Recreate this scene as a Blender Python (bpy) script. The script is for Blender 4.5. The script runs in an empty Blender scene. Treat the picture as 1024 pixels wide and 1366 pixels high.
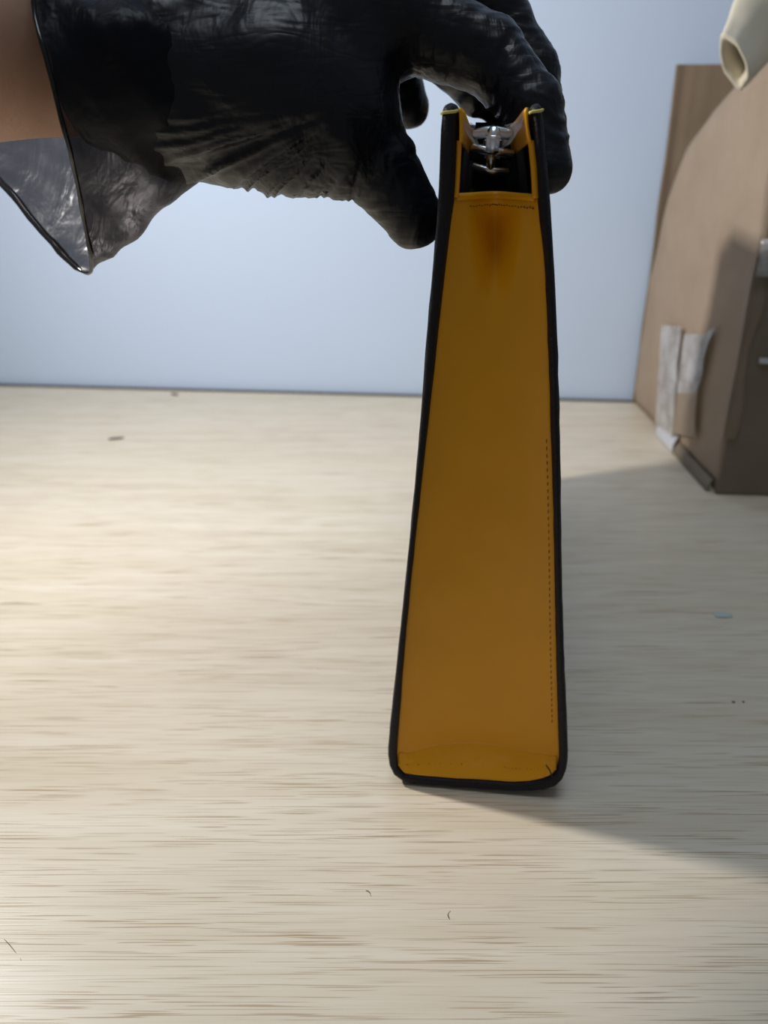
import bpy, bmesh, math, random
import numpy as np
from mathutils import Vector, Matrix, noise
random.seed(4)

# ------------------------------------------------------------------ camera, world, lights, exposure
sc = bpy.context.scene
COL = sc.collection
PITCH = math.radians(25.0)
FPX = 1100.0
CAM = Vector((0, 0, 0.25))
cd = bpy.data.cameras.new('camera')
cam = bpy.data.objects.new('camera', cd)
COL.objects.link(cam)
cam.location = CAM
cam.rotation_euler = (math.pi / 2 - PITCH, 0, 0)
cd.sensor_fit = 'HORIZONTAL'
cd.sensor_width = 36.0
cd.lens = 36.0 * FPX / 1024.0
cd.clip_start = 0.01
cd.dof.use_dof = True
cd.dof.focus_distance = 0.275
cd.dof.aperture_fstop = 15.0
sc.camera = cam

world = bpy.data.worlds.new('world')
sc.world = world
world.use_nodes = True
bg = world.node_tree.nodes['Background']
bg.inputs[0].default_value = (0.90, 0.95, 1.0, 1)
bg.inputs[1].default_value = 0.10

def area(name, loc, target, size, power, color, size_y=None):
    ld = bpy.data.lights.new(name, 'AREA')
    ld.energy = power
    ld.color = color
    ld.size = size
    if size_y:
        ld.shape = 'RECTANGLE'
        ld.size_y = size_y
    lo = bpy.data.objects.new(name, ld)
    COL.objects.link(lo)
    lo.location = loc
    lo.rotation_euler = (Vector(target) - Vector(loc)).to_track_quat('-Z', 'Y').to_euler()
    return lo

area('desk_lamp_light', (-0.37, 0.40, 0.43), (0.30, 0.60, 0.14), 0.035, 2.85, (1.0, 0.96, 0.91))
area('ceiling_light', (0.05, 0.14, 1.75), (0.0, 0.45, 0.0), 0.8, 5.6, (0.80, 0.90, 1.0), 0.5)

sc.view_settings.view_transform = 'Standard'
sc.view_settings.look = 'None'
sc.view_settings.gamma = 1.0
sc.view_settings.use_curve_mapping = False
sc.view_settings.exposure = 0.2

# ------------------------------------------------------------------ geometry helpers
cs, sn = math.cos(PITCH), math.sin(PITCH)
def ray(px, py):
    xc = (px - 512.0) / FPX
    yc = (683.0 - py) / FPX
    return Vector((xc, cs + yc * sn, -sn + yc * cs))
def at(px, py, Y):
    d = ray(px, py)
    return CAM + d * (Y / d.y)
def atx(px, py, X):
    d = ray(px, py)
    return CAM + d * (X / d.x)
def ground(px, py):
    d = ray(px, py)
    return CAM + d * (-CAM.z / d.z)

def link_mesh(name, me, mat=None, parent=None, smooth=True):
    o = bpy.data.objects.new(name, me)
    COL.objects.link(o)
    if mat:
        me.materials.append(mat)
    if smooth:
        me.polygons.foreach_set('use_smooth', [True] * len(me.polygons))
    if parent:
        o.parent = parent
    return o
def obj(name, verts, faces, mat=None, parent=None, smooth=True):
    me = bpy.data.meshes.new(name)
    me.from_pydata([tuple(v) for v in verts], [], [tuple(f) for f in faces])
    me.update()
    bm = bmesh.new(); bm.from_mesh(me)
    bmesh.ops.recalc_face_normals(bm, faces=bm.faces)
    bm.to_mesh(me); bm.free()
    return link_mesh(name, me, mat, parent, smooth)
def obj_bm(name, bm, mat=None, parent=None, smooth=True):
    bmesh.ops.recalc_face_normals(bm, faces=bm.faces)
    me = bpy.data.meshes.new(name)
    bm.to_mesh(me); bm.free()
    return link_mesh(name, me, mat, parent, smooth)
def empty(name, loc, label, cat, rz=0, group=None):
    o = bpy.data.objects.new(name, None)
    COL.objects.link(o)
    o.empty_display_size = 0.02
    o.location = loc
    o.rotation_euler = (0, 0, rz)
    tag(o, label, cat, group)
    return o
def tag(o, label=None, cat=None, group=None, kind=None):
    if label: o['label'] = label
    if cat: o['category'] = cat
    if group: o['group'] = group
    if kind: o['kind'] = kind
    return o
def bevel(o, w, seg=3, ang=35):
    m = o.modifiers.new('bevel', 'BEVEL')
    m.width = w; m.segments = seg; m.limit_method = 'ANGLE'; m.angle_limit = math.radians(ang)
    return m
def prism(name, poly, ext, mat, parent=None, smooth=False):
    """closed polygon (3D points) pushed along the vector ext"""
    n = len(poly)
    ext = Vector(ext)
    v = [Vector(p) for p in poly] + [Vector(p) + ext for p in poly]
    f = [list(range(n))[::-1], list(range(n, 2 * n))]
    f += [[i, (i + 1) % n, n + (i + 1) % n, n + i] for i in range(n)]
    return obj(name, v, f, mat, parent, smooth)
def box_bm(bm, lo, hi):
    vs = [bm.verts.new((x, y, z)) for x in (lo[0], hi[0]) for y in (lo[1], hi[1]) for z in (lo[2], hi[2])]
    for f in ((0, 1, 3, 2), (4, 6, 7, 5), (0, 4, 5, 1), (2, 3, 7, 6), (0, 2, 6, 4), (1, 5, 7, 3)):
        bm.faces.new([vs[i] for i in f])
def tube_data(pts, rad, n=10, closed=False, cap=True, flat=1.0, up=None):
    """verts, faces of a tube round a polyline; rad a number or list"""
    pts = [Vector(p) for p in pts]
    m = len(pts)
    rads = rad if isinstance(rad, (list, tuple)) else [rad] * m
    V, F = [], []
    prev = None
    for i, p in enumerate(pts):
        if closed:
            t = (pts[(i + 1) % m] - pts[i - 1]).normalized()
        else:
            t = (pts[min(i + 1, m - 1)] - pts[max(i - 1, 0)]).normalized()
        if prev is None:
            a = Vector(up) if up else (Vector((0, 0, 1)) if abs(t.z) < 0.9 else Vector((0, 1, 0)))
        else:
            a = prev
        nn = (a - t * a.dot(t)).normalized()
        prev = nn
        b = t.cross(nn)
        for k in range(n):
            th = 2 * math.pi * k / n
            V.append(p + (nn * math.cos(th) + b * math.sin(th) * flat) * rads[i])
    rng = m if closed else m - 1
    for i in range(rng):
        for k in range(n):
            a0 = i * n + k; a1 = i * n + (k + 1) % n
            j = (i + 1) % m
            F.append((a0, a1, j * n + (k + 1) % n, j * n + k))
    if cap and not closed:
        F.append(list(range(n))[::-1]); F.append([(m - 1) * n + k for k in range(n)])
    return V, F
def tube(name, pts, rad, mat, parent=None, **kw):
    V, F = tube_data(pts, rad, **kw)
    return obj(name, V, F, mat, parent)
def resample(pts, n):
    pts = [Vector(p) for p in pts]
    d = [0.0]
    for i in range(1, len(pts)):
        d.append(d[-1] + (pts[i] - pts[i - 1]).length)
    out = []
    j = 0
    for k in range(n):
        s = d[-1] * k / (n - 1)
        while j < len(d) - 2 and d[j + 1] < s:
            j += 1
        t = (s - d[j]) / max(1e-9, d[j + 1] - d[j])
        # catmull-rom
        p0 = pts[max(j - 1, 0)]; p1 = pts[j]; p2 = pts[j + 1]; p3 = pts[min(j + 2, len(pts) - 1)]
        t = min(1, max(0, t))
        out.append(0.5 * ((2 * p1) + (p2 - p0) * t + (2 * p0 - 5 * p1 + 4 * p2 - p3) * t * t + (3 * p1 - p0 - 3 * p2 + p3) * t ** 3))
    return out
def sstep(a, b, x):
    t = min(1.0, max(0.0, (x - a) / (b - a)))
    return t * t * (3 - 2 * t)

# ------------------------------------------------------------------ materials
class M:
    def __init__(s, name, color=(0.5, 0.5, 0.5), rough=0.5, **kw):
        s.m = bpy.data.materials.new(name)
        s.m.use_nodes = True
        s.nt = s.m.node_tree
        s.b = s.nt.nodes['Principled BSDF']
        s.out = s.nt.nodes['Material Output']
        s.set('Base Color', (*color, 1)); s.set('Roughness', rough)
        for k, v in kw.items():
            s.set(k.replace('_', ' '), v)
    def set(s, k, v):
        if isinstance(v, tuple) and len(v) == 3 and 'Radius' not in k: v = (*v, 1)
        s.b.inputs[k].default_value = v
    def n(s, t, **kw):
        nd = s.nt.nodes.new(t)
        for k, v in kw.items():
            if hasattr(nd, k) and not k[0].isupper():
                setattr(nd, k, v)
            else:
                nd.inputs[k.replace('_', ' ')].default_value = v
        return nd
    def l(s, a, b): s.nt.links.new(a, b)
    def coords(s, scale=(1, 1, 1), rot=(0, 0, 0)):
        tc = s.n('ShaderNodeTexCoord')
        mp = s.n('ShaderNodeMapping')
        mp.inputs['Scale'].default_value = scale
        mp.inputs['Rotation'].default_value = rot
        s.l(tc.outputs['Object'], mp.inputs['Vector'])
        return mp.outputs['Vector']
    def noise(s, scale, detail=3, vec=None, rough=0.5, dist=0.0):
        nd = s.n('ShaderNodeTexNoise')
        nd.inputs['Scale'].default_value = scale
        nd.inputs['Detail'].default_value = detail
        nd.inputs['Roughness'].default_value = rough
        nd.inputs['Distortion'].default_value = dist
        s.l(vec if vec is not None else s.coords(), nd.inputs['Vector'])
        return nd.outputs['Fac']
    def ramp(s, fac, stops):
        r = s.n('ShaderNodeValToRGB')
        el = r.color_ramp.elements
        while len(el) < len(stops): el.new(0.5)
        for e, (p, c) in zip(el, stops):
            e.position = p
            e.color = (*c, 1) if len(c) == 3 else c
        s.l(fac, r.inputs['Fac'])
        return r.outputs['Color']
    def mix(s, fac, a, b, mode='MIX'):
        mx = s.n('ShaderNodeMix', data_type='RGBA', blend_type=mode)
        for sock, v in ((mx.inputs[0], fac), (mx.inputs[6], a), (mx.inputs[7], b)):
            if hasattr(v, 'links') or hasattr(v, 'is_linked'): s.l(v, sock)
            else: sock.default_value = v if not isinstance(v, tuple) or len(v) == 4 else (*v, 1)
        return mx.outputs[2]
    def bump(s, h, strength=0.3, dist=0.001, prev=None):
        b = s.n('ShaderNodeBump')
        b.inputs['Strength'].default_value = strength
        b.inputs['Distance'].default_value = dist
        s.l(h, b.inputs['Height'])
        if prev is not None: s.l(prev, b.inputs['Normal'])
        s.l(b.outputs['Normal'], s.b.inputs['Normal'])
        return b.outputs['Normal']
    def math(s, op, a, b=0.0):
        nd = s.n('ShaderNodeMath', operation=op)
        for i, v in enumerate((a, b)):
            if hasattr(v, 'is_linked'): s.l(v, nd.inputs[i])
            else: nd.inputs[i].default_value = v
        return nd.outputs[0]
    def film(s, fac, tint=(1, 1, 1)):
        """thin see-through sheet: mix the principled shader with a tinted transparent one"""
        tr = s.n('ShaderNodeBsdfTransparent')
        tr.inputs[0].default_value = (*tint, 1)
        mx = s.n('ShaderNodeMixShader')
        if hasattr(fac, 'is_linked'): s.l(fac, mx.inputs[0])
        else: mx.inputs[0].default_value = fac
        s.l(tr.outputs[0], mx.inputs[1]); s.l(s.b.outputs[0], mx.inputs[2])
        s.l(mx.outputs[0], s.out.inputs['Surface'])

def wood_mat():
    m = M('pale_oak_laminate', rough=0.36)
    m.set('Specular IOR Level', 0.45)
    broad = m.noise(1.0, 4, m.coords((5, 90, 1)), 0.55)
    fine = m.noise(1.0, 4, m.coords((16, 900, 1)), 0.6)
    c = m.ramp(broad, [(0.3, (0.69, 0.605, 0.465)), (0.5, (0.745, 0.665, 0.53)), (0.7, (0.79, 0.715, 0.59))])
    c = m.mix(m.ramp(fine, [(0.35, (0.75,) * 3), (0.6, (1,) * 3)]), (0.60, 0.505, 0.37), c)
    # broken dark pore dashes running along the board
    dash = m.noise(1.0, 0.6, m.coords((30, 1900, 1), (0, 0, 0.006)), 0.4, 0.1)
    patch = m.noise(1.0, 2, m.coords((16, 150, 1)), 0.5)
    d = m.ramp(dash, [(0.35, (1,) * 3), (0.40, (0,) * 3)])
    p = m.ramp(patch, [(0.36, (0.3,) * 3), (0.6, (1,) * 3)])
    k = m.mix(1.0, d, p, 'MULTIPLY')
    c = m.mix(m.math('MULTIPLY', k, 0.8), c, (0.38, 0.27, 0.15))
    m.l(c, m.b.inputs['Base Color'])
    m.bump(dash, 0.12, 0.0006)
    r = m.ramp(m.noise(14, 3), [(0.3, (0.33,) * 3), (0.7, (0.44,) * 3)])
    m.l(r, m.b.inputs['Roughness'])
    return m.m
def wall_mat():
    m = M('pale_blue_white_wall', rough=0.75)
    c = m.ramp(m.noise(3, 3), [(0.3, (0.585, 0.715, 0.93)), (0.7, (0.61, 0.735, 0.95))])
    m.l(c, m.b.inputs['Base Color'])
    m.bump(m.noise(500, 3), 0.08, 0.0005)
    return m.m
def floor_mat():
    m = M('grey_floor', (0.35, 0.34, 0.33), 0.6)
    c = m.ramp(m.noise(6, 5), [(0.3, (0.30, 0.29, 0.28)), (0.7, (0.40, 0.39, 0.38))])
    m.l(c, m.b.inputs['Base Color'])
    return m.m
def card_mat(name, a, b, stripe=0.0, ssc=1.0):
    m = M(name, rough=0.85)
    m.set('Specular IOR Level', 0.2)
    c = m.ramp(m.noise(30, 5, None, 0.6), [(0.3, a), (0.7, b)])
    fib = m.noise(1, 3, m.coords((60, 60, 900)))
    c = m.mix(m.math('MULTIPLY', fib, 0.16), c, (0.25, 0.19, 0.13))
    m.l(c, m.b.inputs['Base Color'])
    if stripe:
        h = m.noise(1, 1, m.coords((ssc, ssc * 0.2, 3)))
        m.bump(h, stripe, 0.004)
    else:
        m.bump(m.noise(140, 3), 0.15, 0.001)
    return m.m
def yellow_mat():
    m = M('mustard_leather', rough=0.42)
    m.set('Specular IOR Level', 0.4)
    c = m.ramp(m.noise(40, 4), [(0.3, (0.80, 0.350, 0.004)), (0.7, (0.85, 0.380, 0.005))])
    m.l(c, m.b.inputs['Base Color'])
    v = m.noise(900, 2)
    m.bump(v, 0.10, 0.0004)
    return m.m
def black_leather_mat():
    m = M('black_pebbled_leather', (0.009, 0.0075, 0.012), 0.58)
    m.set('Specular IOR Level', 0.3)
    vo = m.n('ShaderNodeTexVoronoi')
    vo.inputs['Scale'].default_value = 900
    m.l(m.coords(), vo.inputs['Vector'])
    m.bump(vo.outputs['Distance'], 0.35, 0.0005)
    return m.m
def glove_mat(name, alpha=None, tint=(0.3, 0.3, 0.33)):
    m = M(name, (0.006, 0.007, 0.011), 0.36)
    m.set('Specular IOR Level', 0.36 if alpha is None else 0.15)
    n1 = m.noise(1.0, 3, m.coords((90, 60, 45), (0, 0.5, 0)), 0.55, 0.6)
    n2 = m.noise(330, 3)
    nb = m.bump(n1, 0.35, 0.004)
    n3 = m.math('ABSOLUTE', m.math('SUBTRACT', m.noise(1.0, 2, m.coords((45, 60, 170), (0, -0.75, 0)), 0.5, 0.5), 0.5))
    nb = m.bump(n3, 0.22 if alpha is None else 0.05, 0.004, nb)
    m.bump(n2, 0.12, 0.0006, nb)
    r = m.ramp(m.noise(60, 3), [(0.3, (0.30,) * 3), (0.7, (0.46,) * 3)])
    m.l(r, m.b.inputs['Roughness'])
    if alpha is not None:
        m.film(alpha, tint)
    return m.m
def skin_mat():
    m = M('skin', (0.56, 0.33, 0.23), 0.5)
    c = m.ramp(m.noise(45, 4), [(0.3, (0.50, 0.28, 0.19)), (0.7, (0.60, 0.365, 0.26))])
    m.l(c, m.b.inputs['Base Color'])
    m.set('Subsurface Weight', 0.12)
    m.set('Subsurface Radius', (0.01, 0.004, 0.002))
    m.bump(m.noise(700, 3), 0.15, 0.0005)
    return m.m
WOOD = wood_mat(); WALL = wall_mat(); FLOOR = floor_mat()
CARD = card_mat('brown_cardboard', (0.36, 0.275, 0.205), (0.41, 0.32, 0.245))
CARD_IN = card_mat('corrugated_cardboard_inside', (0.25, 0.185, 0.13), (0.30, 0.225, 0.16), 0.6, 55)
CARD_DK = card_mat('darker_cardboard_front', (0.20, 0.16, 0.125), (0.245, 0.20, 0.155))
YEL = yellow_mat(); BLK = black_leather_mat()
LIN = M('black_lining', (0.010, 0.010, 0.013), 0.8).m
GLOVE = glove_mat('black_vinyl_glove')
CUFF = glove_mat('thin_black_vinyl_cuff', 0.89, (1.0, 0.93, 0.95))
SKIN = skin_mat()
CHROME = M('chrome', (0.92, 0.94, 0.97), 0.24, Metallic=1.0).m
THREAD = M('yellow_thread', (0.60, 0.55, 0.14), 0.6).m
STITCH = M('mustard_stitch_thread', (0.33, 0.14, 0.008), 0.6).m
DARKTH = M('dark_thread', (0.02, 0.012, 0.01), 0.7).m
FILMM = M('clear_plastic_film', (0.85, 0.87, 0.90), 0.12)
FILMM.bump(FILMM.noise(220, 3), 0.6, 0.002)
FILMM.film(0.36, (0.96, 0.96, 0.97)); FILM = FILMM.m
TAPEM = M('clear_packing_tape', (0.62, 0.60, 0.60), 0.22)
TAPEM.bump(TAPEM.noise(1, 3, TAPEM.coords((30, 30, 160))), 0.5, 0.003)
TAPEM.film(TAPEM.ramp(TAPEM.noise(55, 3), [(0.35, (0.35,) * 3), (0.65, (0.8,) * 3)]), (0.9, 0.88, 0.84)); TAPE = TAPEM.m
TAPE2M = M('yellowed_packing_tape', (0.48, 0.39, 0.31), 0.3)
TAPE2M.film(0.45, (0.9, 0.86, 0.78)); TAPE2 = TAPE2M.m
SILV = M('crumpled_tape', (0.62, 0.63, 0.68), 0.3).m
CLOTHM = M('cream_cloth', (0.72, 0.66, 0.53), 0.9)
CLOTHM.bump(CLOTHM.noise(900, 2), 0.25, 0.0006)
CLOTHM.set('Sheen Weight', 0.3); CLOTH = CLOTHM.m
METAL = M('dark_metal_leg', (0.12, 0.12, 0.13), 0.4, Metallic=0.8).m

# ------------------------------------------------------------------ the setting
WS = -0.0892                                   # the wall runs slightly askew to the table front
def wally(x): return 0.8255 + WS * x
NW = Vector((-WS, 1, 0)).normalized()
w0, w1 = Vector((-2.6, wally(-2.6), -0.74)), Vector((2.6, wally(2.6), -0.74))
o = prism('wall_back', [w0, w1, w1 + Vector((0, 0, 2.9)), w0 + Vector((0, 0, 2.9))], NW * 0.08, WALL)
tag(o, kind='structure')
o = prism('floor', [(-2.6, -2.2, -0.74), (2.6, -2.2, -0.74), (2.6, wally(2.6), -0.74), (-2.6, wally(-2.6), -0.74)], (0, 0, -0.05), FLOOR)
tag(o, kind='structure')

table = empty('table', (0, 0.4, -0.74), 'pale oak laminate table with fine brown grain, carrying bag and carton', 'table')
def tb(x, off): return (x, wally(x) - off - 0.4, 0.715)
top = prism('tabletop', [(-0.95, -0.46, 0.715), (0.95, -0.46, 0.715), tb(0.95, 0.0066), tb(-0.95, 0.0066)], (0, 0, 0.025), WOOD, table)
bevel(top, 0.0015, 2)
so_ = prism('gap_shadow_strip', [tb(-0.95, 0.0065), tb(0.95, 0.0065), tb(0.95, 0.0010), tb(-0.95, 0.0010)], (0, 0, 0.0256), M('dark_gap_shadow', (0.06, 0.055, 0.05), 0.7).m, table)  # dark strip painted in for the shaded gap between table and wall
so_['label'] = 'thin dark strip standing in for the shadow gap along the back edge'
for x, y in ((-0.88, -0.40), (0.88, -0.40), (-0.88, 0.40), (0.88, 0.26)):
    bm = bmesh.new(); box_bm(bm, (x - 0.025, y - 0.025, 0), (x + 0.025, y + 0.025, 0.715))
    bevel(obj_bm('leg', bm, METAL, table, False), 0.003)

# ------------------------------------------------------------------ cardboard carton
BX = 0.249
nearc = Vector((BX, 0.567, 0)); farc = Vector((BX, 0.797, 0))
SX = Vector((1, WS, 0)).normalized()
WID = 0.36
carton = empty('cardboard_carton', nearc + SX * WID / 2 + Vector((0, 0.115, 0)), 'battered open brown cardboard carton with tape against the white wall', 'box')
CL = carton.location
def loc(p): return Vector(p) - CL
def cpart(name, poly, ext, mat, lab=None, smooth=False):
    o = prism(name, [loc(p) for p in poly], ext, mat, carton, smooth)
    if lab: o['label'] = lab
    return o
# left wall with its slanting cut top; a slightly bulged grid
prof = [(0.567, 0.300), (0.634, 0.284), (0.690, 0.262), (0.734, 0.236), (0.765, 0.190), (0.797, 0.112)]
V, F = [], []
ny, nz = 26, 22
def topz(y):
    for (a, za), (b, zb) in zip(prof, prof[1:]):
        if y <= b + 1e-9: return za + (zb - za) * (y - a) / (b - a)
    return prof[-1][1]
for side in (0, 1):
    for i in range(ny + 1):
        y = 0.567 + 0.23 * i / ny
        for j in range(nz + 1):
            z = 0.0008 + (topz(y) - 0.0008) * j / nz
            u = i / ny; w = z / 0.3
            b = 0.0035 * math.sin(math.pi * u) * math.sin(math.pi * min(1, w)) + 0.0025 * noise.noise(Vector((y * 18, z * 14, 3)))
            b *= min(1, u * 8, (1 - u) * 8)
            x = BX - b + side * 0.004
            if z < 0.014: x += 0.0022 * (1 - z / 0.014) * (1 - side)     # crushed bottom edge
            V.append(loc((x, y, z)))
N = (ny + 1) * (nz + 1)
for i in range(ny):
    for j in range(nz):
        a = i * (nz + 1) + j
        F.append((a, a + 1, a + nz + 2, a + nz + 1)); F.append((N + a, N + a + nz + 1, N + a + nz + 2, N + a + 1))
for i in range(ny):
    a = i * (nz + 1)
    F.append((a, a + nz + 1, N + a + nz + 1, N + a)); a += nz
    F.append((a, N + a, N + a + nz + 1, a + nz + 1))
for j in range(nz):
    for a in (j, ny * (nz + 1) + j):
        F.append((a, a + 1, N + a + 1, N + a))
obj('side_panel', V, F, CARD, carton)
# front (towards the camera), back, right panels
f0 = nearc + SX * 0.0002; f1 = nearc + SX * WID
def up(p, z): return Vector((p.x, p.y, z))
ft = [0.300, 0.296, 0.292, 0.288]
poly = [up(f0, 0.0008), up(f1, 0.0008), up(f1, 0.29), up(f0, 0.30)]
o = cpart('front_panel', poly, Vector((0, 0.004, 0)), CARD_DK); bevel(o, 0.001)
b0 = farc; b1 = farc + SX * WID
# back panel: tall upright flap, with a crease one hand from its left edge
cx0 = 0.068
bp = [b0, b0 + SX * 0.006 + Vector((0, 0.0012, 0)), b0 + SX * cx0, b0 + SX * (cx0 + 0.02) + Vector((0, -0.006, 0)), b1]
V, F = [], []
for side in (0, 1):
    for k, p in enumerate(bp):
        for j in range(9):
            z = 0.0008 + (0.2985 - 0.0008) * j / 8
            V.append(loc(p + Vector((0.0006 * math.sin(j * 2.2) * (k == 0), side * -0.004, z))))
N = len(bp) * 9
for k in range(len(bp) - 1):
    for j in range(8):
        a = k * 9 + j
        F.append((a, a + 1, a + 10, a + 9)); F.append((N + a, N + a + 9, N + a + 10, N + a + 1))
    F.append((k * 9, k * 9 + 9, N + k * 9 + 9, N + k * 9)); F.append((k * 9 + 8, N + k * 9 + 8, N + k * 9 + 17, k * 9 + 17))
for j in range(8):
    F.append((j, j + 1, N + j + 1, N + j)); e = (len(bp) - 1) * 9 + j
    F.append((e, e + 1, N + e + 1, N + e))
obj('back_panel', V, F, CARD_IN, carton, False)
cpart('side_panel', [up(f1, 0.0008), up(b1, 0.0008), up(b1, 0.29), up(f1, 0.29)], SX * -0.004, CARD)
cpart('bottom_panel', [up(nearc, 0.001) + Vector((0.004, 0.004, 0)), up(f1, 0.001) + Vector((-0.004, 0.004, 0)), up(b1, 0.001) + Vector((-0.004, -0.004, 0)), up(farc, 0.001) + Vector((0.004, -0.004, 0))], Vector((0, 0, 0.003)), CARD)
# loose inner flap of the far side, standing slightly forward of the back panel
fl = [farc + SX * 0.012 + Vector((0, -0.010, 0.06)), farc + SX * 0.30 + Vector((0, -0.016, 0.06)), farc + SX * 0.30 + Vector((0, -0.035, 0.235)), farc + SX * 0.05 + Vector((0, -0.028, 0.235))]
# tapes on the left panel
def patch(name, px, mat, off=0.0065, lab=None, nu=8, nv=10, wob=0.0012, X=BX):
    """px: four corners (tl, tr, br, bl) on the left panel"""
    c = [atx(x, y, X) for x, y in px]
    V, F = [], []
    for s in (0, 1):
        for i in range(nu + 1):
            for j in range(nv + 1):
                u, v = i / nu, j / nv
                p = c[0].lerp(c[1], u).lerp(c[3].lerp(c[2], u), v)
                x = p.x - off - 0.0003 * s + wob * noise.noise(Vector((p.y * 70, p.z * 70, 7)))
                V.append(loc((x, p.y, p.z)))
    N = (nu + 1) * (nv + 1)
    for i in range(nu):
        for j in range(nv):
            a = i * (nv + 1) + j
            F.append((a, a + 1, a + nv + 2, a + nv + 1)); F.append((N + a, N + a + 1, N + a + nv + 2, N + a + nv + 1))
    o = obj(name, V, F, mat, carton)
    if lab: o['label'] = lab
    return o
patch('tape', [(892, 434), (919, 436), (906, 582), (884, 566)], TAPE, lab='whitish torn strip of clear packing tape')
patch('tape', [(923, 446), (958, 446), (941, 524), (913, 524)], TAPE, lab='pale glossy patch of clear packing tape')
patch('tape', [(913, 524), (941, 524), (936, 582), (906, 578)], TAPE2, lab='yellowed patch of packing tape')
patch('tape', [(951, 446), (966, 436), (948, 470), (944, 478)], TAPE, lab='narrow raised tape edge')
# strip of tape folded round the bottom edge
def bstrip(name, y0, y1, mat, h, lab=None):
    prm = [(BX - 0.0055, 0.0009), (BX - 0.0052, h * 0.5), (BX - 0.0022, h), (BX - 0.0016, h), (BX - 0.0046, h * 0.5), (BX - 0.0048, 0.0009)]
    poly = [Vector((x, y0, z)) for x, z in prm]
    o = cpart(name, poly, Vector((0, y1 - y0, 0)), mat, lab)
    return o
bstrip('bottom_tape', 0.655, 0.70, SILV, 0.014, 'crumpled silvery tape end')
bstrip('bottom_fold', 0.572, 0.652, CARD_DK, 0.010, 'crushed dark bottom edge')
# corner tape strip and small torn strip on the front panel
def fpt(d, z, out=0.0): return nearc + SX * d + Vector((0, -out, z))
V, F = [], []
n = 18
for i in range(n + 1):
    z = 0.045 + 0.2 * i / n
    w = 0.0055 + 0.0022 * math.sin(i * 0.9)
    wob = 0.001 * math.sin(i * 1.7)
    for d, ou in ((-0.0015, -w), (-0.0022, 0.0008), (w, 0.0018 + wob)):
        V.append(loc(fpt(d, z, ou)))
for i in range(n):
    for k in range(2):
        a = i * 3 + k
        F.append((a, a + 1, a + 4, a + 3))
o = obj('corner_tape', V, F, TAPE2, carton); so = o.modifiers.new('s', 'SOLIDIFY'); so.thickness = 0.0003
o['label'] = 'wrinkled tape folded round the near corner'
cpart('tape', [fpt(0.012, 0.105, 0.0016), fpt(0.10, 0.103, 0.0016), fpt(0.10, 0.099, 0.0016), fpt(0.012, 0.101, 0.0016)], Vector((0, 0.0006, 0)), SILV, 'thin pale tape edge across the front')
V, F = tube_data([loc(fpt(x, z, y)) for x, y, z in ((0.006, 0.003, 0.172), (0.008, 0.007, 0.181), (0.014, 0.008, 0.185), (0.022, 0.007, 0.184), (0.030, 0.003, 0.180))], 0.0016, 8)
o = obj('staple', V, F, CHROME, carton)
V, F = [], []
for i in range(9):
    for j in range(7):
        V.append(loc(fpt(-0.002 + 0.034 * i / 8, 0.160 + 0.024 * j / 6, 0.004 + 0.003 * noise.noise(Vector((i * .8, j * .9, 1))))))
for i in range(8):
    for j in range(6):
        a = i * 7 + j; F.append((a, a + 1, a + 8, a + 7))
o = obj('tape', V, F, TAPE, carton); so = o.modifiers.new('s', 'SOLIDIFY'); so.thickness = 0.0003
o['label'] = 'crinkled clear tape over the staple'

# ------------------------------------------------------------------ cream cloth hanging over the carton
def cloth():
    V, F = [], []
    # folded flat sleeve: path from high right down to the turned hem
    path = resample([at(1190, -80, 0.625), at(1085, -45, 0.607), at(1022, 15, 0.592), at(994, 62, 0.578), at(980, 82, 0.566)], 30)
    n = 40
    for i, p in enumerate(path):
        s = i / 29
        wr = 0.036 - 0.0195 * s ** 1.5
        th = 0.015 - 0.0082 * s ** 1.5
        tdir = (path[min(i + 1, 29)] - path[max(i - 1, 0)]).normalized()
        side = Vector((0.50, 0.05, -0.86))
        side = (side - tdir * side.dot(tdir)).normalized()
        nn = side.cross(tdir).normalized()
        for k in range(n):
            a = 2 * math.pi * k / n
            r = 1 + 0.16 * noise.noise(Vector((math.cos(a) * 1.6, math.sin(a) * 1.6, s * 2.3))) + 0.05 * math.sin(3 * a + s * 5)
            V.append(p + side * math.cos(a) * wr * r + nn * math.sin(a) * th * r)
    m = 30
    # roll the hem inward
    for step, (sc_, dz) in enumerate(((1.01, 0.0016), (0.95, 0.0030), (0.82, 0.0026), (0.70, 0.0005), (0.62, -0.008), (0.55, -0.022))):
        base = V[29 * n:30 * n]; c = sum(base, Vector()) / n
        tdir = (path[29] - path[27]).normalized()
        for k in range(n):
            V.append(c + (base[k] - c) * sc_ + tdir * dz)
        m += 1
    for i in range(m - 1):
        for k in range(n):
            F.append((i * n + k, i * n + (k + 1) % n, (i + 1) * n + (k + 1) % n, (i + 1) * n + k))
    o = obj('cloth', V, F, CLOTH)
    tag(o, 'cream cloth with rolled hem hanging over the top of the carton', 'cloth')
    return o
cloth()

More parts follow.
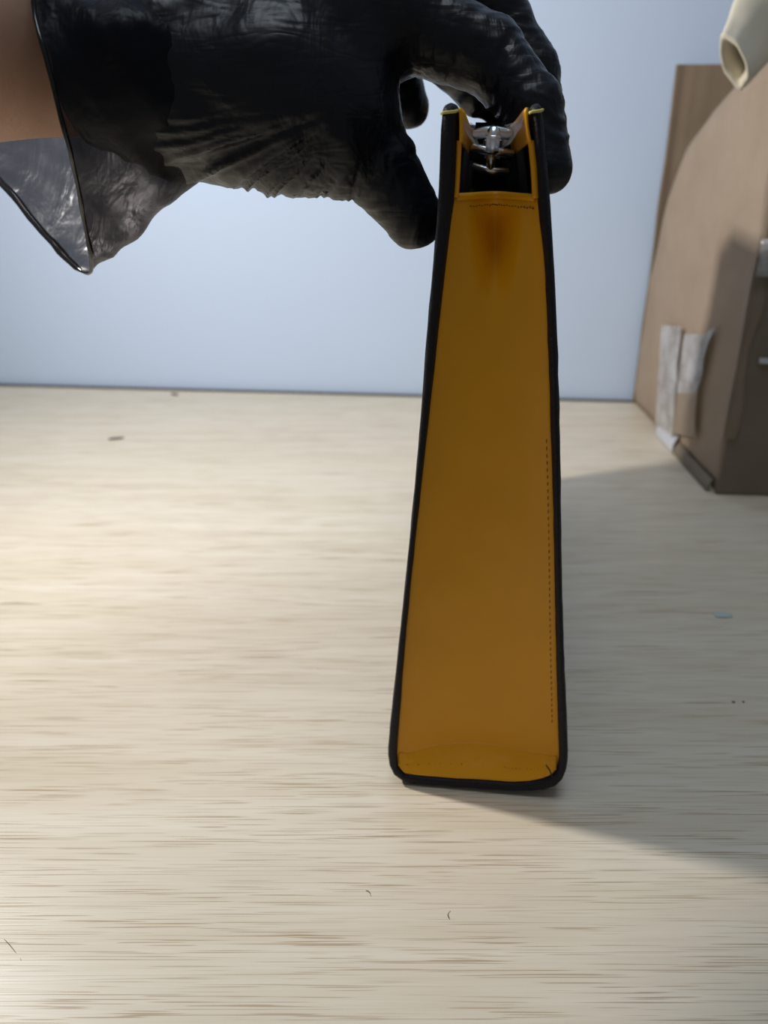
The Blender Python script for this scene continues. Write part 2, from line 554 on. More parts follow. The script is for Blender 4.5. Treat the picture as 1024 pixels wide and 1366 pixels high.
# ------------------------------------------------------------------ handbag
YAW = math.radians(7.5)
BO = ground(637, 1057)
bag = empty('handbag', BO, 'narrow black and mustard leather handbag standing end on, held at the top', 'handbag', -YAW)
EX = Vector((math.cos(YAW), -math.sin(YAW), 0)); EY = Vector((math.sin(YAW), math.cos(YAW), 0))
L = 0.30
def bp_(px, py, yl=0.0):
    d = ray(px, py)
    t = (yl - (CAM - BO).dot(EY)) / d.dot(EY)
    p = CAM + d * t - BO
    return (p.dot(EX), p.z)
outer = [(588, 152), (585, 200), (583, 262), (577, 340), (568, 440), (556, 600), (541, 760), (526, 905), (518, 980), (516, 1012), (521, 1034), (540, 1048),
         (590, 1053), (640, 1057), (690, 1060), (728, 1058), (748, 1048), (757, 1026), (757, 980), (752, 850), (749, 700), (748, 600), (744, 450), (739, 340), (734, 265), (728, 200), (724, 150)]
inner = [(610, 150), (609, 200), (606, 262), (600, 310), (587, 420), (572, 560), (556, 700), (541, 850), (533, 950), (529, 1008), (530, 1026), (539, 1035),
         (590, 1041), (640, 1044), (690, 1047), (722, 1043), (738, 1036), (745, 1020), (744, 970), (741, 850), (738, 700), (735, 600), (731, 480), (726, 360), (718, 290), (714, 220), (706, 150)]
OUT = resample([Vector((*bp_(*p), 0)) for p in outer], 110)
INN = resample([Vector((*bp_(*p), 0)) for p in inner], 110)
zmin = min(p.y for p in OUT)
for p in OUT: p.y -= zmin; 
for p in INN: p.y -= zmin
TOPZ = max(OUT[0].y, OUT[-1].y)
def pinch(x, y, z):
    """the grip squeezes the two sides together a little way in from the end"""
    w = sstep(0.10, 0.235, z) * sstep(0.004, 0.055, y) * (1 - 0.35 * sstep(0.14, 0.25, y))
    q = x + 0.0075 * z / 0.25
    if q > 0: return x - 0.0075 * w * min(1, q / 0.010)
    return x + 0.0025 * w * min(1, -q / 0.010)
def drop(y, z):
    """the top edge dips behind the upright end tips"""
    return z - 0.0055 * sstep(0.004, 0.040, y) * sstep(0.20, 0.25, z)
ylist = [0, 0.0008, 0.0025, 0.006, 0.012, 0.02, 0.03, 0.04, 0.05, 0.065, 0.08, 0.10, 0.13, 0.16, 0.19, 0.22, 0.25, L - 0.006, L - 0.0025, L - 0.0008, L]
ins = {0: 0.0016, 0.0008: 0.0009, 0.0025: 0.0002, L: 0.0016, L - 0.0008: 0.0009, L - 0.0025: 0.0002}
def shell():
    V, F = [], []
    n = len(OUT)
    NT = 9
    loop = 2 * n + 2 * NT
    for y in ylist:
        sh = ins.get(y, 0.0)
        ring = []
        cen = []
        for i in range(n):
            a, b = OUT[i], INN[i]
            d = (b - a); ln = d.length; d = d / ln
            ring.append(a + d * sh)
        # rounded right tip
        a, b = OUT[-1], INN[-1]
        def tip(a, b):
            r = []
            c = (a + b) / 2; h = (b - a) / 2
            for k in range(1, NT + 1):
                th = math.pi * k / (NT + 1)
                r.append(c + h * (1 - 2 * sh / (b - a).length) * -math.cos(th) + Vector((0, 1, 0)) * (h.length - sh) * math.sin(th))
            return r
        ring += tip(a, b)
        for i in range(n - 1, -1, -1):
            a, b = OUT[i], INN[i]
            d = (b - a); ln = d.length; d = d / ln
            ring.append(b - d * sh)
        ring += tip(INN[0], OUT[0])
        for p in ring:
            g = 0.00022 * noise.noise(Vector((p.x * 500, p.y * 260, y * 500)))
            V.append((pinch(p.x + g, y, p.y), y, drop(y, max(0.0, p.y + (0 if p.y < 0.004 else g)))))
    for s in range(len(ylist) - 1):
        for k in range(loop):
            F.append((s * loop + k, s * loop + (k + 1) % loop, (s + 1) * loop + (k + 1) % loop, (s + 1) * loop + k))
    # end caps as quads between outer and inner
    for s in (0, len(ylist) - 1):
        b = s * loop
        for i in range(n - 1):
            F.append((b + i, b + i + 1, b + (2 * n + NT - 1) - (i + 1), b + (2 * n + NT - 1) - i))
        F.append([b + n - 1] + [b + n + q for q in range(NT + 1)])
        F.append([b + 2 * n + NT - 1 + q for q in range(NT + 1)] + [b])
    return obj('outer_shell', V, F, BLK, bag)
shell()

# inner half width as a function of height
def side_at(z, right):
    pts = INN[55:] if right else INN[:55]
    best = None
    for a, b in zip(pts, pts[1:]):
        lo, hi = sorted((a.y, b.y))
        if lo - 1e-9 <= z <= hi + 1e-9 and hi > lo:
            t = (z - a.y) / (b.y - a.y)
            x = a.x + (b.x - a.x) * t
            if best is None or (x > best if right else x < best): best = x
    return best
zb = max(p.y for p in INN[50:60]) + 0.0002
def pxz(py): return bp_(655, py)[1] - zmin
ZG = pxz(267)
def gusset_pt(u, z, base=0.0035):
    zz = min(z, INN[0].y - 0.0005)
    xl, xr = side_at(max(zz, 0.0075), False), side_at(max(zz, 0.0075), True)
    x = xl + (xr - xl) * u
    c = 1 - (2 * u - 1) ** 2
    zn = z / ZG
    d = base + 0.0085 * c ** 0.8 * sstep(-0.02, 0.07, zn) * (1 - 0.25 * zn)
    # soft fold at the top centre
    cu = 1 - min(1, abs(u - 0.5) / (0.10 + 0.28 * max(0, (zn - 0.80) / 0.2))) if zn > 0.74 else 0
    cu = max(0, cu)
    d += 0.0105 * (cu * cu * (3 - 2 * cu)) * sstep(0.84, 0.96, zn) * (1 - 0.55 * sstep(0.965, 1.0, zn))
    d += 0.0004 * noise.noise(Vector((u * 3, z * 40, 2)))
    # turned-in foot
    foot = 1 - sstep(0.0, 0.055, zn)
    d -= 0.001 * foot
    return x, d
def gusset(front=True):
    V, F = [], []
    nu, nv = 40, 120
    for j in range(nv + 1):
        v = j / nv
        for i in range(nu + 1):
            u = i / nu
            zlow = 0.0052 + 0.0035 * (2 * u - 1) ** 4
            z = zlow + (ZG - zlow) * v ** 1.15
            x, d = gusset_pt(u, z)
            x += (0.0006 if u > 0.5 else -0.0006) * abs(2 * u - 1) ** 6
            y = d if front else L - d
            V.append((pinch(x, y, z), y, z))
    for j in range(nv):
        for i in range(nu):
            a = j * (nu + 1) + i
            F.append((a, a + 1, a + nu + 2, a + nu + 1))
    o = obj('gusset', V, F, YEL, bag)
    s = o.modifiers.new('s', 'SOLIDIFY'); s.thickness = 0.0012; s.offset = 0
    return o
gusset(True)['label'] = 'mustard yellow near gusset, softly folded inward'
gusset(False)
# foot lip: curved lower seam allowance where the gusset meets the base
def bottom_z(x):
    best = 0.0055
    for a, b in zip(INN[32:80], INN[33:81]):
        if a.x <= x <= b.x and b.x > a.x:
            best = a.y + (b.y - a.y) * (x - a.x) / (b.x - a.x)
    return best
def foot_pt(u, v):
    c = 1 - (2 * u - 1) ** 2
    xl, xr = side_at(0.0160, False) + 0.0002, side_at(0.0160, True) - 0.0002
    x = xl + (xr - xl) * u
    z0 = bottom_z(x) - 0.0004
    z = z0 + (0.0050 + 0.0060 * c ** 0.5) * v
    uu = u
    gx, gd = gusset_pt(uu, z)
    y = 0.0018 + (gd + 0.0003 - 0.0018) * v ** 0.8 + 0.00035 * noise.noise(Vector((u * 22, v * 5, 0))) * math.sin(math.pi * min(1, v)) * 2
    return x, y, z
V, F = [], []
nu, nv = 44, 12
for j in range(nv + 1):
    for i in range(nu + 1):
        V.append(foot_pt(i / nu, j / nv))
for j in range(nv):
    for i in range(nu):
        a = j * (nu + 1) + i
        F.append((a, a + 1, a + nu + 2, a + nu + 1))
o = obj('gusset_foot', V, F, YEL, bag); s = o.modifiers.new('s', 'SOLIDIFY'); s.thickness = 0.0007
o['label'] = 'turned and stitched mustard lower seam'
# top binding of the gusset
pts = []
for i in range(25):
    u = 0.02 + 0.96 * i / 24
    x, d = gusset_pt(u, ZG)
    pts.append((pinch(x, d, ZG), d, ZG))
tube('gusset_binding', pts, 0.0011, YEL, bag, n=8)
# thin mustard edging running up the inner corners above the gusset
for right in (False, True):
    pts = []
    for k in range(22):
        z = ZG + (pxz(190) - ZG) * k / 21
        x = side_at(min(z, INN[0].y - 0.0006, INN[-1].y - 0.0006), right)
        x += -0.0004 if right else 0.0004
        pts.append((pinch(x, 0.003, z), 0.003, z))
    tube('edging', pts, 0.0011 if right else 0.0008, YEL, bag, n=8)
# facings: mustard band inside the top of each side, black lining below
def inner_sheet(name, z0, z1, right, mat, y0, y1, off, nz=8, ny=26):
    V, F = [], []
    for i in range(ny + 1):
        y = y0 + (y1 - y0) * i / ny
        for j in range(nz + 1):
            z = z0 + (z1 - z0) * j / nz
            zz = min(z, (INN[-1] if right else INN[0]).y - 0.0004)
            x = side_at(max(zz, 0.008), right) + (-off if right else off)
            x += 0.0004 * noise.noise(Vector((y * 150, z * 150, 5 if right else 9))) * (mat is YEL)
            V.append((pinch(x, y, z), y, drop(y, z)))
    for i in range(ny):
        for j in range(nz):
            a = i * (nz + 1) + j
            F.append((a, a + 1, a + nz + 2, a + nz + 1))
    o = obj(name, V, F, mat, bag)
    s = o.modifiers.new('s', 'SOLIDIFY'); s.thickness = 0.0007; s.offset = 0
    return o
for right in (False, True):
    topz_ = (INN[-1] if right else INN[0]).y
    inner_sheet('facing', pxz(192), topz_ + 0.0008, right, YEL, 0.0012, L - 0.002, 0.0009)
    inner_sheet('lining', 0.009, pxz(192), right, LIN, 0.018, L - 0.016, 0.0008, 14)
# inner divider standing across the mouth, its top just under the clasp
def divider():
    V, F = [], []
    yl = 0.062
    n, m = 20, 14
    z0, z1 = 0.02, pxz(164)
    for s in (0, 1):
        for j in range(m + 1):
            z = z0 + (z1 - z0) * j / m
            for i in range(n + 1):
                u = i / n
                xl, xr = side_at(max(z, .008), False) + .001, side_at(max(z, .008), True) - .001
                y = yl + 0.004 * math.sin(math.pi * u) + s * 0.003
                V.append((pinch(xl + (xr - xl) * u, y, z), y, z))
    N = (n + 1) * (m + 1)
    for j in range(m):
        for i in range(n):
            a = j * (n + 1) + i
            F.append((a, a + 1, a + n + 2, a + n + 1)); F.append((N + a, N + a + n + 1, N + a + n + 2, N + a + 1))
    for i in range(n):
        a = m * (n + 1) + i
        F.append((a, a + 1, N + a + 1, N + a)); F.append((i, N + i, N + i + 1, i + 1))
    o = obj('inner_divider', V, F, LIN, bag)
    # soft pocket fold in front of it
    V, F = [], []
    for j in range(13):
        v = j / 12
        for i in range(17):
            u = i / 16
            y = 0.027 + v * 0.034
            z = pxz(262) - 0.004 + 0.003 * v - 0.006 * math.sin(math.pi * u) * (1 - v) + 0.0015 * math.sin(u * 7 + v * 3)
            xl, xr = side_at(z, False) + .001, side_at(z, True) - .001
            V.append((pinch(xl + (xr - xl) * u, y, z), y, z))
    for j in range(12):
        for i in range(16):
            a = j * 17 + i; F.append((a, a + 1, a + 18, a + 17))
    o = obj('inner_pocket', V, F, LIN, bag); s = o.modifiers.new('s', 'SOLIDIFY'); s.thickness = 0.001
divider()
# yellow thread loops round the rounded tips
def tip_ring(a, b, yl, label):
    c = (a + b) / 2; h = (b - a).length / 2
    z = c.y - 0.0002
    pts = []
    for k in range(20):
        th = 2 * math.pi * k / 20
        sx = math.cos(th); sy = math.sin(th)
        x = c.x + (h - 0.0001) * math.copysign(abs(sx) ** 0.35, sx)
        y = 0.003 + 0.0034 * math.copysign(abs(sy) ** 0.35, sy)
        pts.append((x, y, z + 0.0004 * sx))
    o = tube('thread_loop', pts, 0.00042, THREAD, bag, n=7, closed=True)
    return o
tip_ring(OUT[0], INN[0], 0, ''); tip_ring(INN[-1], OUT[-1], 0, '')
# chrome clasp between the sides
def cl(px, py, dy=0.0):
    x, z = bp_(px, py, 0.026 + dy)
    return Vector((x, 0.026 + dy, z - zmin))
cx_, cz_ = bp_(656, 200, 0.040)
clasp = bpy.data.objects.new('clasp', None); COL.objects.link(clasp); clasp.parent = bag
clasp.location = cl(656, 205); CO = clasp.location.copy()
# parts of the clasp become one mesh part each under the clasp carrier
def cpt(px, py, dy=0.0): return cl(px, py, dy) - CO
for (p0, p1, p2, r) in (((632, 181), (656, 178), (682, 182), 0.0018), ((629, 198), (655, 204), (685, 208), 0.0015), ((630, 223), (653, 230), (679, 231), 0.0013)):
    pts = resample([cpt(*p0, 0.0012), cpt(*p1, -0.0008), cpt(*p2, 0.0012)], 14)
    o = tube('bar', pts, [r * (0.72 + 0.28 * math.sin(math.pi * (0.12 + 0.76 * k / 13))) for k in range(14)], CHROME, clasp, n=14)
pts = [cpt(657, 174, -0.001), cpt(658, 176, -0.002), cpt(657, 190, -0.0026), cpt(656, 204, -0.002), cpt(655, 207, -0.001)]
tube('barrel', pts, [0.0012, 0.0021, 0.0023, 0.0021, 0.0011], CHROME, clasp, n=20)
tube('collar', [cpt(657.6, 183, -0.0026), cpt(657.3, 187, -0.0026)], 0.0026, CHROME, clasp, n=20)
tube('post', [cpt(655, 206, -0.001), cpt(653.5, 230, -0.0008)], [0.0013, 0.0012], CHROME, clasp, n=14)
for dx in (-5, 5):
    tube('side_pin', [cpt(655 + dx, 208, 0.0005), cpt(653.5 + dx * 0.9, 229, 0.0005)], 0.00035, CHROME, clasp, n=8)
bm = bmesh.new(); box_bm(bm, tuple(cpt(643, 216, 0.004)), tuple(cpt(670, 188, 0.0065)))
o = obj_bm('backing_plate', bm, M('dark_chrome', (0.10, 0.10, 0.11), 0.2, Metallic=1.0).m, clasp, False); bevel(o, 0.0006)
# black tab joining the plate to the sides
bm = bmesh.new(); box_bm(bm, tuple(cpt(618, 216, 0.0068)), tuple(cpt(694, 195, 0.0085)))
o = obj_bm('strap', bm, BLK, clasp, False); bevel(o, 0.0006)

# clear film draped between the tips over the clasp
V, F = [], []
n, m = 30, 12
for j in range(m + 1):
    v = j / m
    y = 0.006 + 0.046 * v
    for i in range(n + 1):
        u = i / n
        xl = side_at(INN[0].y - 0.001, False) + 0.0014
        xr = side_at(INN[-1].y - 0.001, True) - 0.0016
        x = xl + (xr - xl) * u
        zt = TOPZ - 0.002
        z = zt - (0.0088 * math.sin(math.pi * u) ** 0.55) + 0.0008 * noise.noise(Vector((u * 6, v * 4, 1))) - 0.002 * v
        V.append((pinch(x, y, z), y, z))
for j in range(m):
    for i in range(n):
        a = j * (n + 1) + i; F.append((a, a + 1, a + n + 2, a + n + 1))
o = obj('protective_film', V, F, FILM, bag)
o['label'] = 'clear plastic film over the clasp'

# stitching: short thread segments, one part per seam
def stitches(name, pts, mat, ln=0.55, r=0.00022):
    V, F = [], []
    for a, b in zip(pts, pts[1:]):
        a, b = Vector(a), Vector(b)
        m_ = (a + b) / 2 + Vector((0, -0.0002, 0))
        v, f = tube_data([a.lerp(b, .5 - ln / 2), m_, a.lerp(b, .5 + ln / 2)], [r * .6, r, r * .6], 6)
        k = len(V); V += v; F += [[q + k for q in t] for t in f]
    o = obj(name, V, F, mat, bag)
    o['kind'] = 'stuff'
    return o
def on_gusset(u, z, out=0.0008):
    x, d = gusset_pt(u, z)
    y = d - out
    return (pinch(x, d, z), y, z)
stitches('top_stitching', [on_gusset(0.18 + 0.78 * k / 24, pxz(281) + 0.0003 * math.sin(k * 2.3)) for k in range(25)], STITCH, 0.55, 0.0003)
stitches('side_stitching', [on_gusset(0.965, 0.035 + 0.12 * k / 46) for k in range(47)], STITCH, 0.5, 0.00018)
fs = []
for k in range(40):
    x, y, z = foot_pt(0.05 + 0.9 * k / 39, 0.42)
    fs.append((x, y - 0.0006, z + 0.0003 * math.sin(k * 2.1)))
stitches('foot_stitching', fs, DARKTH, 0.4, 0.00015)
p0 = Vector((*bp_(730, 1024), 0)); 
def near(px, py, y): 
    x, z = bp_(px, py, y); return (x, y, z - zmin)
tube('corner_crack', [near(728, 1022, 0.001), near(733, 1029, 0.0002), near(736, 1038, 0.0)], 0.0003, DARKTH, bag, n=6)  # thin dark tube added to draw a small crack at the corner

# ------------------------------------------------------------------ gloved hand and forearm
def surface_nets(D, org, h):
    """iso-surface of the distance field D (numpy, negative inside)"""
    ins = D < 0
    c = np.zeros(tuple(s - 1 for s in D.shape), dtype=np.int16)
    for dx in (0, 1):
        for dy in (0, 1):
            for dz in (0, 1):
                c += ins[dx:D.shape[0] - 1 + dx, dy:D.shape[1] - 1 + dy, dz:D.shape[2] - 1 + dz]
    act = (c > 0) & (c < 8)
    idx = -np.ones(act.shape, dtype=np.int64)
    cells = np.argwhere(act)
    idx[act] = np.arange(len(cells))
    acc = np.zeros((len(cells), 3)); cnt = np.zeros(len(cells))
    corners = [(a, b, d) for a in (0, 1) for b in (0, 1) for d in (0, 1)]
    for i in range(8):
        for j in range(i + 1, 8):
            ca, cb = corners[i], corners[j]
            if sum(abs(p - q) for p, q in zip(ca, cb)) != 1: continue
            da = D[cells[:, 0] + ca[0], cells[:, 1] + ca[1], cells[:, 2] + ca[2]]
            db = D[cells[:, 0] + cb[0], cells[:, 1] + cb[1], cells[:, 2] + cb[2]]
            m = (da < 0) != (db < 0)
            t = np.where(m, da / np.where(m, da - db, 1), 0)
            pa = np.array(ca); pb = np.array(cb)
            acc += m[:, None] * (pa + (pb - pa) * t[:, None]); cnt += m
    V = (cells + acc / cnt[:, None]) * h + org
    F = []
    for ax in range(3):
        o1, o2 = [(1, 2), (2, 0), (0, 1)][ax]
        sl0 = [slice(None)] * 3; sl1 = [slice(None)] * 3
        sl0[ax] = slice(0, -1); sl1[ax] = slice(1, None)
        a = ins[tuple(sl0)]; b = ins[tuple(sl1)]
        e = np.argwhere(a != b)
        e = e[(e[:, o1] > 0) & (e[:, o2] > 0) & (e[:, o1] < D.shape[o1] - 1) & (e[:, o2] < D.shape[o2] - 1)]
        s = a[e[:, 0], e[:, 1], e[:, 2]]
        def ix(d1, d2):
            q = e.copy(); q[:, o1] -= d1; q[:, o2] -= d2
            return idx[q[:, 0], q[:, 1], q[:, 2]]
        q = np.stack([ix(0, 0), ix(1, 0), ix(1, 1), ix(0, 1)], 1)
        q[~s] = q[~s][:, ::-1]
        F.append(q)
    F = np.concatenate(F)
    F = F[(F >= 0).all(1)]
    return V, F
def cone_sd(P, a, b, ra, rb):
    ab = b - a; L2 = (ab * ab).sum()
    t = np.clip(((P - a) @ ab) / L2, 0, 1)
    d = np.sqrt(((P - a - t[..., None] * ab) ** 2).sum(-1)) - (ra + (rb - ra) * t)
    return d.astype(np.float32), t.astype(np.float32)
def smin(a, b, k):
    h = np.clip(0.5 + 0.5 * (b - a) / k, 0, 1)
    return b + (a - b) * h - k * h * (1 - h)
def J(px, py, Y): return np.array(at(px, py, Y))
FING = {
    'thumb': [(405, 150, .312, .0255), (455, 182, .309, .0195), (505, 222, .308, .0128), (551, 290, .306, .0104)],
    'index': [(470, 5, .325, .021), (535, 28, .322, .0155), (648, 72, .318, .0118), (708, 142, .308, .0099), (729, 222, .300, .0088)],
    'middle': [(480, -60, .350, .019), (560, -40, .352, .014), (655, 10, .352, .0115), (706, 96, .345, .0102), (724, 175, .338, .0090)],
    'ring': [(480, -30, .372, .018), (545, 10, .378, .0125), (606, 74, .374, .0118), (643, 116, .370, .0108), (668, 132, .368, .0095)],
    'pinky': [(450, -20, .395, .016), (505, 40, .400, .0105), (528, 95, .395, .0092), (546, 143, .390, .0084)],
}
PALM = [((70, 62, .322), (250, 92, .322), .0285, .0300), ((250, 105, .315), (385, 128, .312), .0325, .0300), ((385, 128, .312), (455, 145, .310), .0280, .0165),
        ((250, 60, .325), (470, 5, .325), .030, .0255), ((440, 40, .318), (462, 120, .312), .0190, .0140),
        ((180, 20, .340), (490, -50, .350), .030, .022), ((180, 20, .355), (480, -30, .375), .026, .020), ((180, 40, .36), (440, -10, .395), .022, .017)]
FORE = [((-760, -30, .215), (-150, 45, .290), .0445, .0365), ((-150, 45, .290), (40, 62, .318), .0365, .0312)]
h = 0.0011
def build_field(lo, hi, h, grow, fore, palm=True, step=1):
    gx = np.arange(lo[0], hi[0], h); gy = np.arange(lo[1], hi[1], h); gz = np.arange(lo[2], hi[2], h)
    P = np.stack(np.meshgrid(gx, gy, gz, indexing='ij'), -1).astype(np.float32)
    D = None
    for a, b, ra, rb in PALM:
        d, _ = cone_sd(P, J(*a), J(*b), ra, rb)
        D = d if D is None else smin(D, d, 0.010)
    if fore:
        for a, b, ra, rb in FORE:
            d, _ = cone_sd(P, J(*a), J(*b), ra, rb)
            D = smin(D, d, 0.006)
    R = D
    fd = []
    for nm, ch in FING.items():
        f = None
        for (x0, y0, Y0, r0), (x1, y1, Y1, r1) in zip(ch, ch[1:]):
            d, _ = cone_sd(P, J(x0, y0, Y0), J(x1, y1, Y1), r0, r1)
            f = d if f is None else smin(f, d, 0.003)
        fd.append(f)
    for f in fd:
        R = np.minimum(R, smin(D, f, 0.0065))
    return R - grow, P, np.array(lo)
HLO, HHI = (-0.125, 0.255, 0.195), (0.078, 0.425, 0.335)
D, P, org = build_field(HLO, HHI, h, 0.0, False)
# cut the glove off at the wrist, behind the cuff edge
c0, c1 = J(52, 0, .30), J(110, 250, .30)                 # the cut follows the slant of the cuff rim
Dg = np.maximum(D, c0[0] + (P[..., 2] - c0[2]) * (c1[0] - c0[0]) / (c1[2] - c0[2]) - P[..., 0])
Vg, Fg = surface_nets(Dg, org, h)
def seg_coord(V):
    """distance along, and weight of, the nearest finger for every vertex"""
    best = np.full(len(V), 1e9); s = np.zeros(len(V)); w = np.zeros(len(V))
    for nm, ch in FING.items():
        acc = 0
        for k, ((x0, y0, Y0, r0), (x1, y1, Y1, r1)) in enumerate(zip(ch, ch[1:])):
            a, b = J(x0, y0, Y0), J(x1, y1, Y1)
            d, t = cone_sd(V, a, b, r0, r1)
            ln = np.linalg.norm(b - a)
            m = d < best
            best = np.where(m, d, best); s = np.where(m, acc + t * ln, s); w = np.where(m, (1.0 if k > 0 else 0.0) if nm != 'thumb' else (1.0 if k > 1 else 0.25), w)
            acc += ln
    return best, s, w
def ridge(x): return 1 - 2 * abs(x)
me = bpy.data.meshes.new('glove')
me.from_pydata(Vg.tolist(), [], Fg.tolist()); me.update()
nrm = np.zeros(len(Vg) * 3); me.vertices.foreach_get('normal', nrm); nrm = nrm.reshape(-1, 3)
best, s, w = seg_coord(Vg)
disp = np.zeros(len(Vg))
tb0 = J(470, 190, .31); 
for i in range(len(Vg)):
    x, y, z = Vg[i]
    nz_ = noise.noise(Vector((x * 55, y * 55, z * 55)))
    # crosswise creases on fingers
    wf = w[i] if best[i] < 0.004 else 0.0
    ring = ridge(noise.noise(Vector((s[i] * 230 + nz_ * 2.2, x * 40, z * 40))))
    dsp = wf * 0.0006 * (ring - 0.5)
    # pleats gathered under the thumb base, fanning towards the wrist
    ang = math.atan2(z - tb0[2] - 0.012, x - tb0[0] - 0.006)
    rr = math.hypot(z - tb0[2], x - tb0[0])
    low = sstep(0.262, 0.235, z) if False else (1 - sstep(0.236, 0.262, z))
    pl = ridge(noise.noise(Vector((ang * 15.0 + nz_ * 0.5, rr * 12, y * 10))))
    dsp += (1 - wf) * low * 0.0021 * (pl - 0.5) * sstep(0.002, 0.02, rr) * (1 - sstep(0.05, 0.085, rr) * 0.45)
    # long stretched folds across the back of the hand
    q = x * 0.80 + z * 0.60; qq = -x * 0.60 + z * 0.80
    lf = ridge(noise.noise(Vector((q * 75 + nz_ * 0.8, qq * 14, y * 22))))
    dsp += (1 - wf) * (1 - 0.6 * low) * 0.0013 * (lf - 0.5)
    dsp += 0.0009 * nz_ * (1 - wf * 0.6)
    disp[i] = dsp
Vg2 = Vg + nrm * (disp[:, None] + 0.0003)
me.vertices.foreach_set('co', Vg2.ravel()); me.update()

# skin: forearm and hand in one continuous surface
SLO, SHI = (-0.40, 0.14, 0.17), (0.078, 0.43, 0.36)
h2 = 0.0025
D2, P2, org2 = build_field(SLO, SHI, h2, -0.0032, True)
Vs, Fs = surface_nets(D2, org2, h2)
mb = bpy.data.meshes.new('person')
mb.from_pydata(Vs.tolist(), [], Fs.tolist()); mb.update()
person = link_mesh('person', mb, SKIN)
tag(person, 'person seen only as a bare forearm and black gloved hand gripping the bag top', 'person')
sm = person.modifiers.new('smooth', 'SMOOTH'); sm.factor = 0.5; sm.iterations = 4
glove = link_mesh('glove', me, GLOVE, person)
glove['label'] = 'wrinkled thin black vinyl glove'
sm = glove.modifiers.new('smooth', 'SMOOTH'); sm.factor = 0.4; sm.iterations = 1

# loose cuff: lofted loops from the palm to the rim
def ring_pts(lst, n): 
    pts = [at(*p) for p in lst]
    pts = pts + [pts[0]]
    return resample(pts, n + 1)[:-1]
NL = 96
# each loop: top, near upper, near, near low, bottom, far low, far, far upper
L0 = ring_pts([(285, -60, .330), (285, 0, .300), (285, 90, .290), (285, 180, .294), (288, 230, .315), (285, 190, .345), (285, 90, .362), (285, 0, .365)], NL)
L1 = ring_pts([(200, -70, .330), (195, 0, .289), (195, 90, .280), (205, 190, .288), (222, 278, .318), (190, 200, .348), (170, 90, .362), (170, 0, .365)], NL)
L2 = ring_pts([(120, -80, .330), (115, 0, .286), (130, 100, .279), (152, 220, .292), (165, 330, .322), (100, 250, .350), (50, 120, .362), (50, 0, .365)], NL)
L3 = ring_pts([(52, -90, .330), (44, 0, .284), (80, 150, .277), (106, 262, .297), (118, 364, .326), (38, 286, .350), (-40, 170, .366), (-50, 20, .370)], NL)
V, F = [], []
MS = 44
loops = [L0, L1, L2, L3]
grid = []
for k in range(NL):
    col = resample([lp[k] for lp in loops], MS + 1)
    grid.append(col)
cen = [sum((grid[k][j] for k in range(NL)), Vector()) / NL for j in range(MS + 1)]
for j in range(MS + 1):
    for k in range(NL):
        p = grid[k][j].copy()
        v = j / MS
        d = (p - cen[j]).normalized()
        q = p.x * 0.45 + p.z * 0.9; qq = -p.x * 0.9 + p.z * 0.45
        a = ridge(noise.noise(Vector((q * 80, qq * 26, p.y * 26 + 4)))) - 0.5
        b = noise.noise(Vector((p.x * 60, p.y * 60, p.z * 60)))
        c2 = ridge(noise.noise(Vector((p.x * 120, p.y * 60, p.z * 120)))) - 0.5
        amp = sstep(0, 0.25, v)
        p += d * (0.0016 * a * amp + 0.0014 * b * amp + 0.0007 * c2 * amp)
        V.append(p)
for j in range(MS):
    for k in range(NL):
        F.append((j * NL + k, j * NL + (k + 1) % NL, (j + 1) * NL + (k + 1) % NL, (j + 1) * NL + k))
cuff = obj('cuff', V, F, CUFF, glove)
cuff['label'] = 'loose flared see-through cuff of the glove'
rim = [V[MS * NL + k] for k in range(NL)]
rr = [0.0007 + 0.0006 * max(0, noise.noise(Vector((k * 0.35, 2, 1)))) + (0.0007 if 46 < k < 62 else 0) for k in range(NL)]
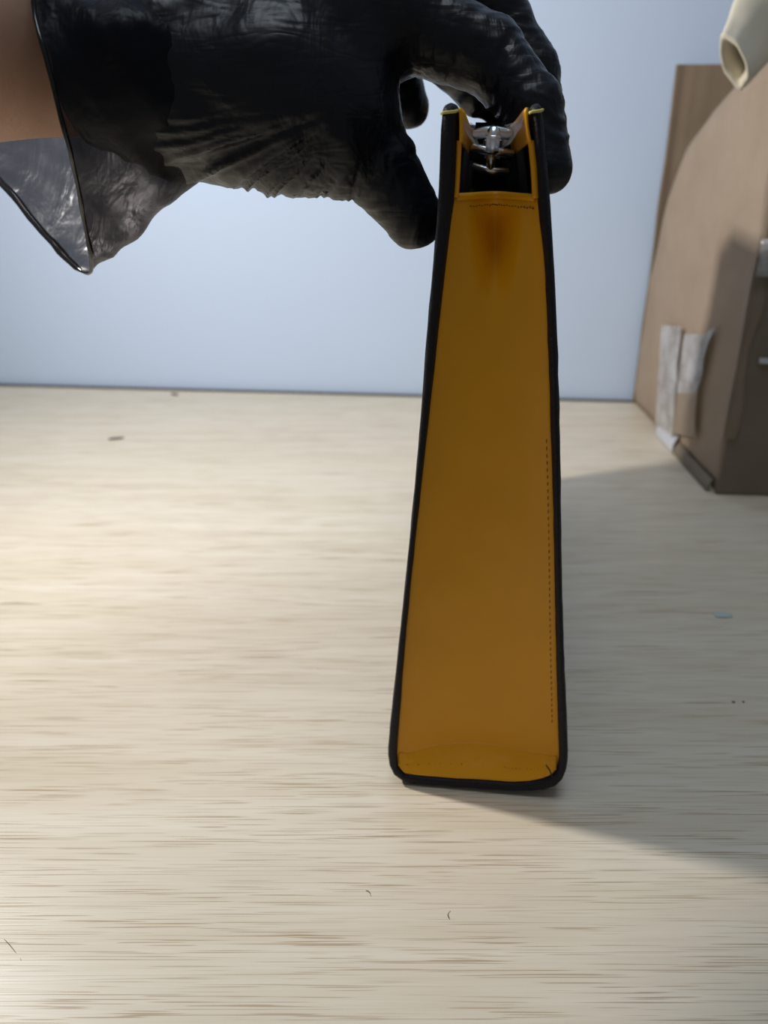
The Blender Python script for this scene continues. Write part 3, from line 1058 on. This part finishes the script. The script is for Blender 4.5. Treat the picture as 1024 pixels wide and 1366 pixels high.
BEADM = M('black_rolled_vinyl_rim', (0.010, 0.010, 0.012), 0.15).m
o = tube('rolled_rim', rim, rr, BEADM, glove, n=8, closed=True)

# ------------------------------------------------------------------ specks lying on the table and a modelled glint
def crumb(name, px, py, ln, wd, ang, mat, label, cat, bend=0.0, group=None):
    p = ground(px, py); p.z = 0
    V, F = [], []
    pts = []
    for k in range(7):
        t = k / 6 - 0.5
        pts.append(Vector((t * ln, bend * (1 - 4 * t * t) * ln, wd * 0.95 + 0.0002 * math.sin(k))))
    V, F = tube_data(pts, [wd * (0.45 + 0.55 * math.sin(math.pi * (k + 0.5) / 7)) for k in range(7)], 7)
    o = obj(name, V, F, mat)
    o.location = p; o.rotation_euler = (0, 0, ang)
    tag(o, label, cat, group)
    return o
DK = M('dark_splinter', (0.055, 0.045, 0.035), 0.7).m
HR = M('brown_fibre', (0.10, 0.06, 0.035), 0.6).m
crumb('splinter', 155, 586, 0.013, 0.0010, 0.35, DK, 'small dark splinter on the table below the glove cuff', 'splinter')
crumb('splinter', 233, 527, 0.008, 0.0011, -0.25, DK, 'tiny dark chip lying by the foot of the wall', 'splinter')
crumb('fibre', 600, 1221, 0.0034, 0.00014, 1.4, HR, 'tiny curved brown fibre on the table in front of the bag', 'fibre', 0.22)
crumb('fibre', 491, 1192, 0.0030, 0.00013, -0.9, HR, 'short dark fibre on the table left of the curved one', 'fibre', 0.2)
crumb('fibre', 17, 1267, 0.012, 0.00009, -0.72, HR, 'long thin fibre at the lower left of the table', 'fibre', 0.015)
crumb('speck', 978, 937, 0.0016, 0.00035, 0.1, DK, 'left one of two black specks in the bag shadow', 'speck')
crumb('speck', 991, 937, 0.0010, 0.00035, 0.1, DK, 'right one of two black specks in the bag shadow', 'speck')
o = crumb('glint', 964, 821, 0.010, 0.0006, 0.0, M('pale_blue_glint', (0.50, 0.59, 0.60), 0.5).m, 'pale bluish patch for a spot of reflected light on the table in the bag shadow', 'glint')
o.scale = (1, 5.0, 0.5)  # flattened pale solid standing in for a spot of reflected light
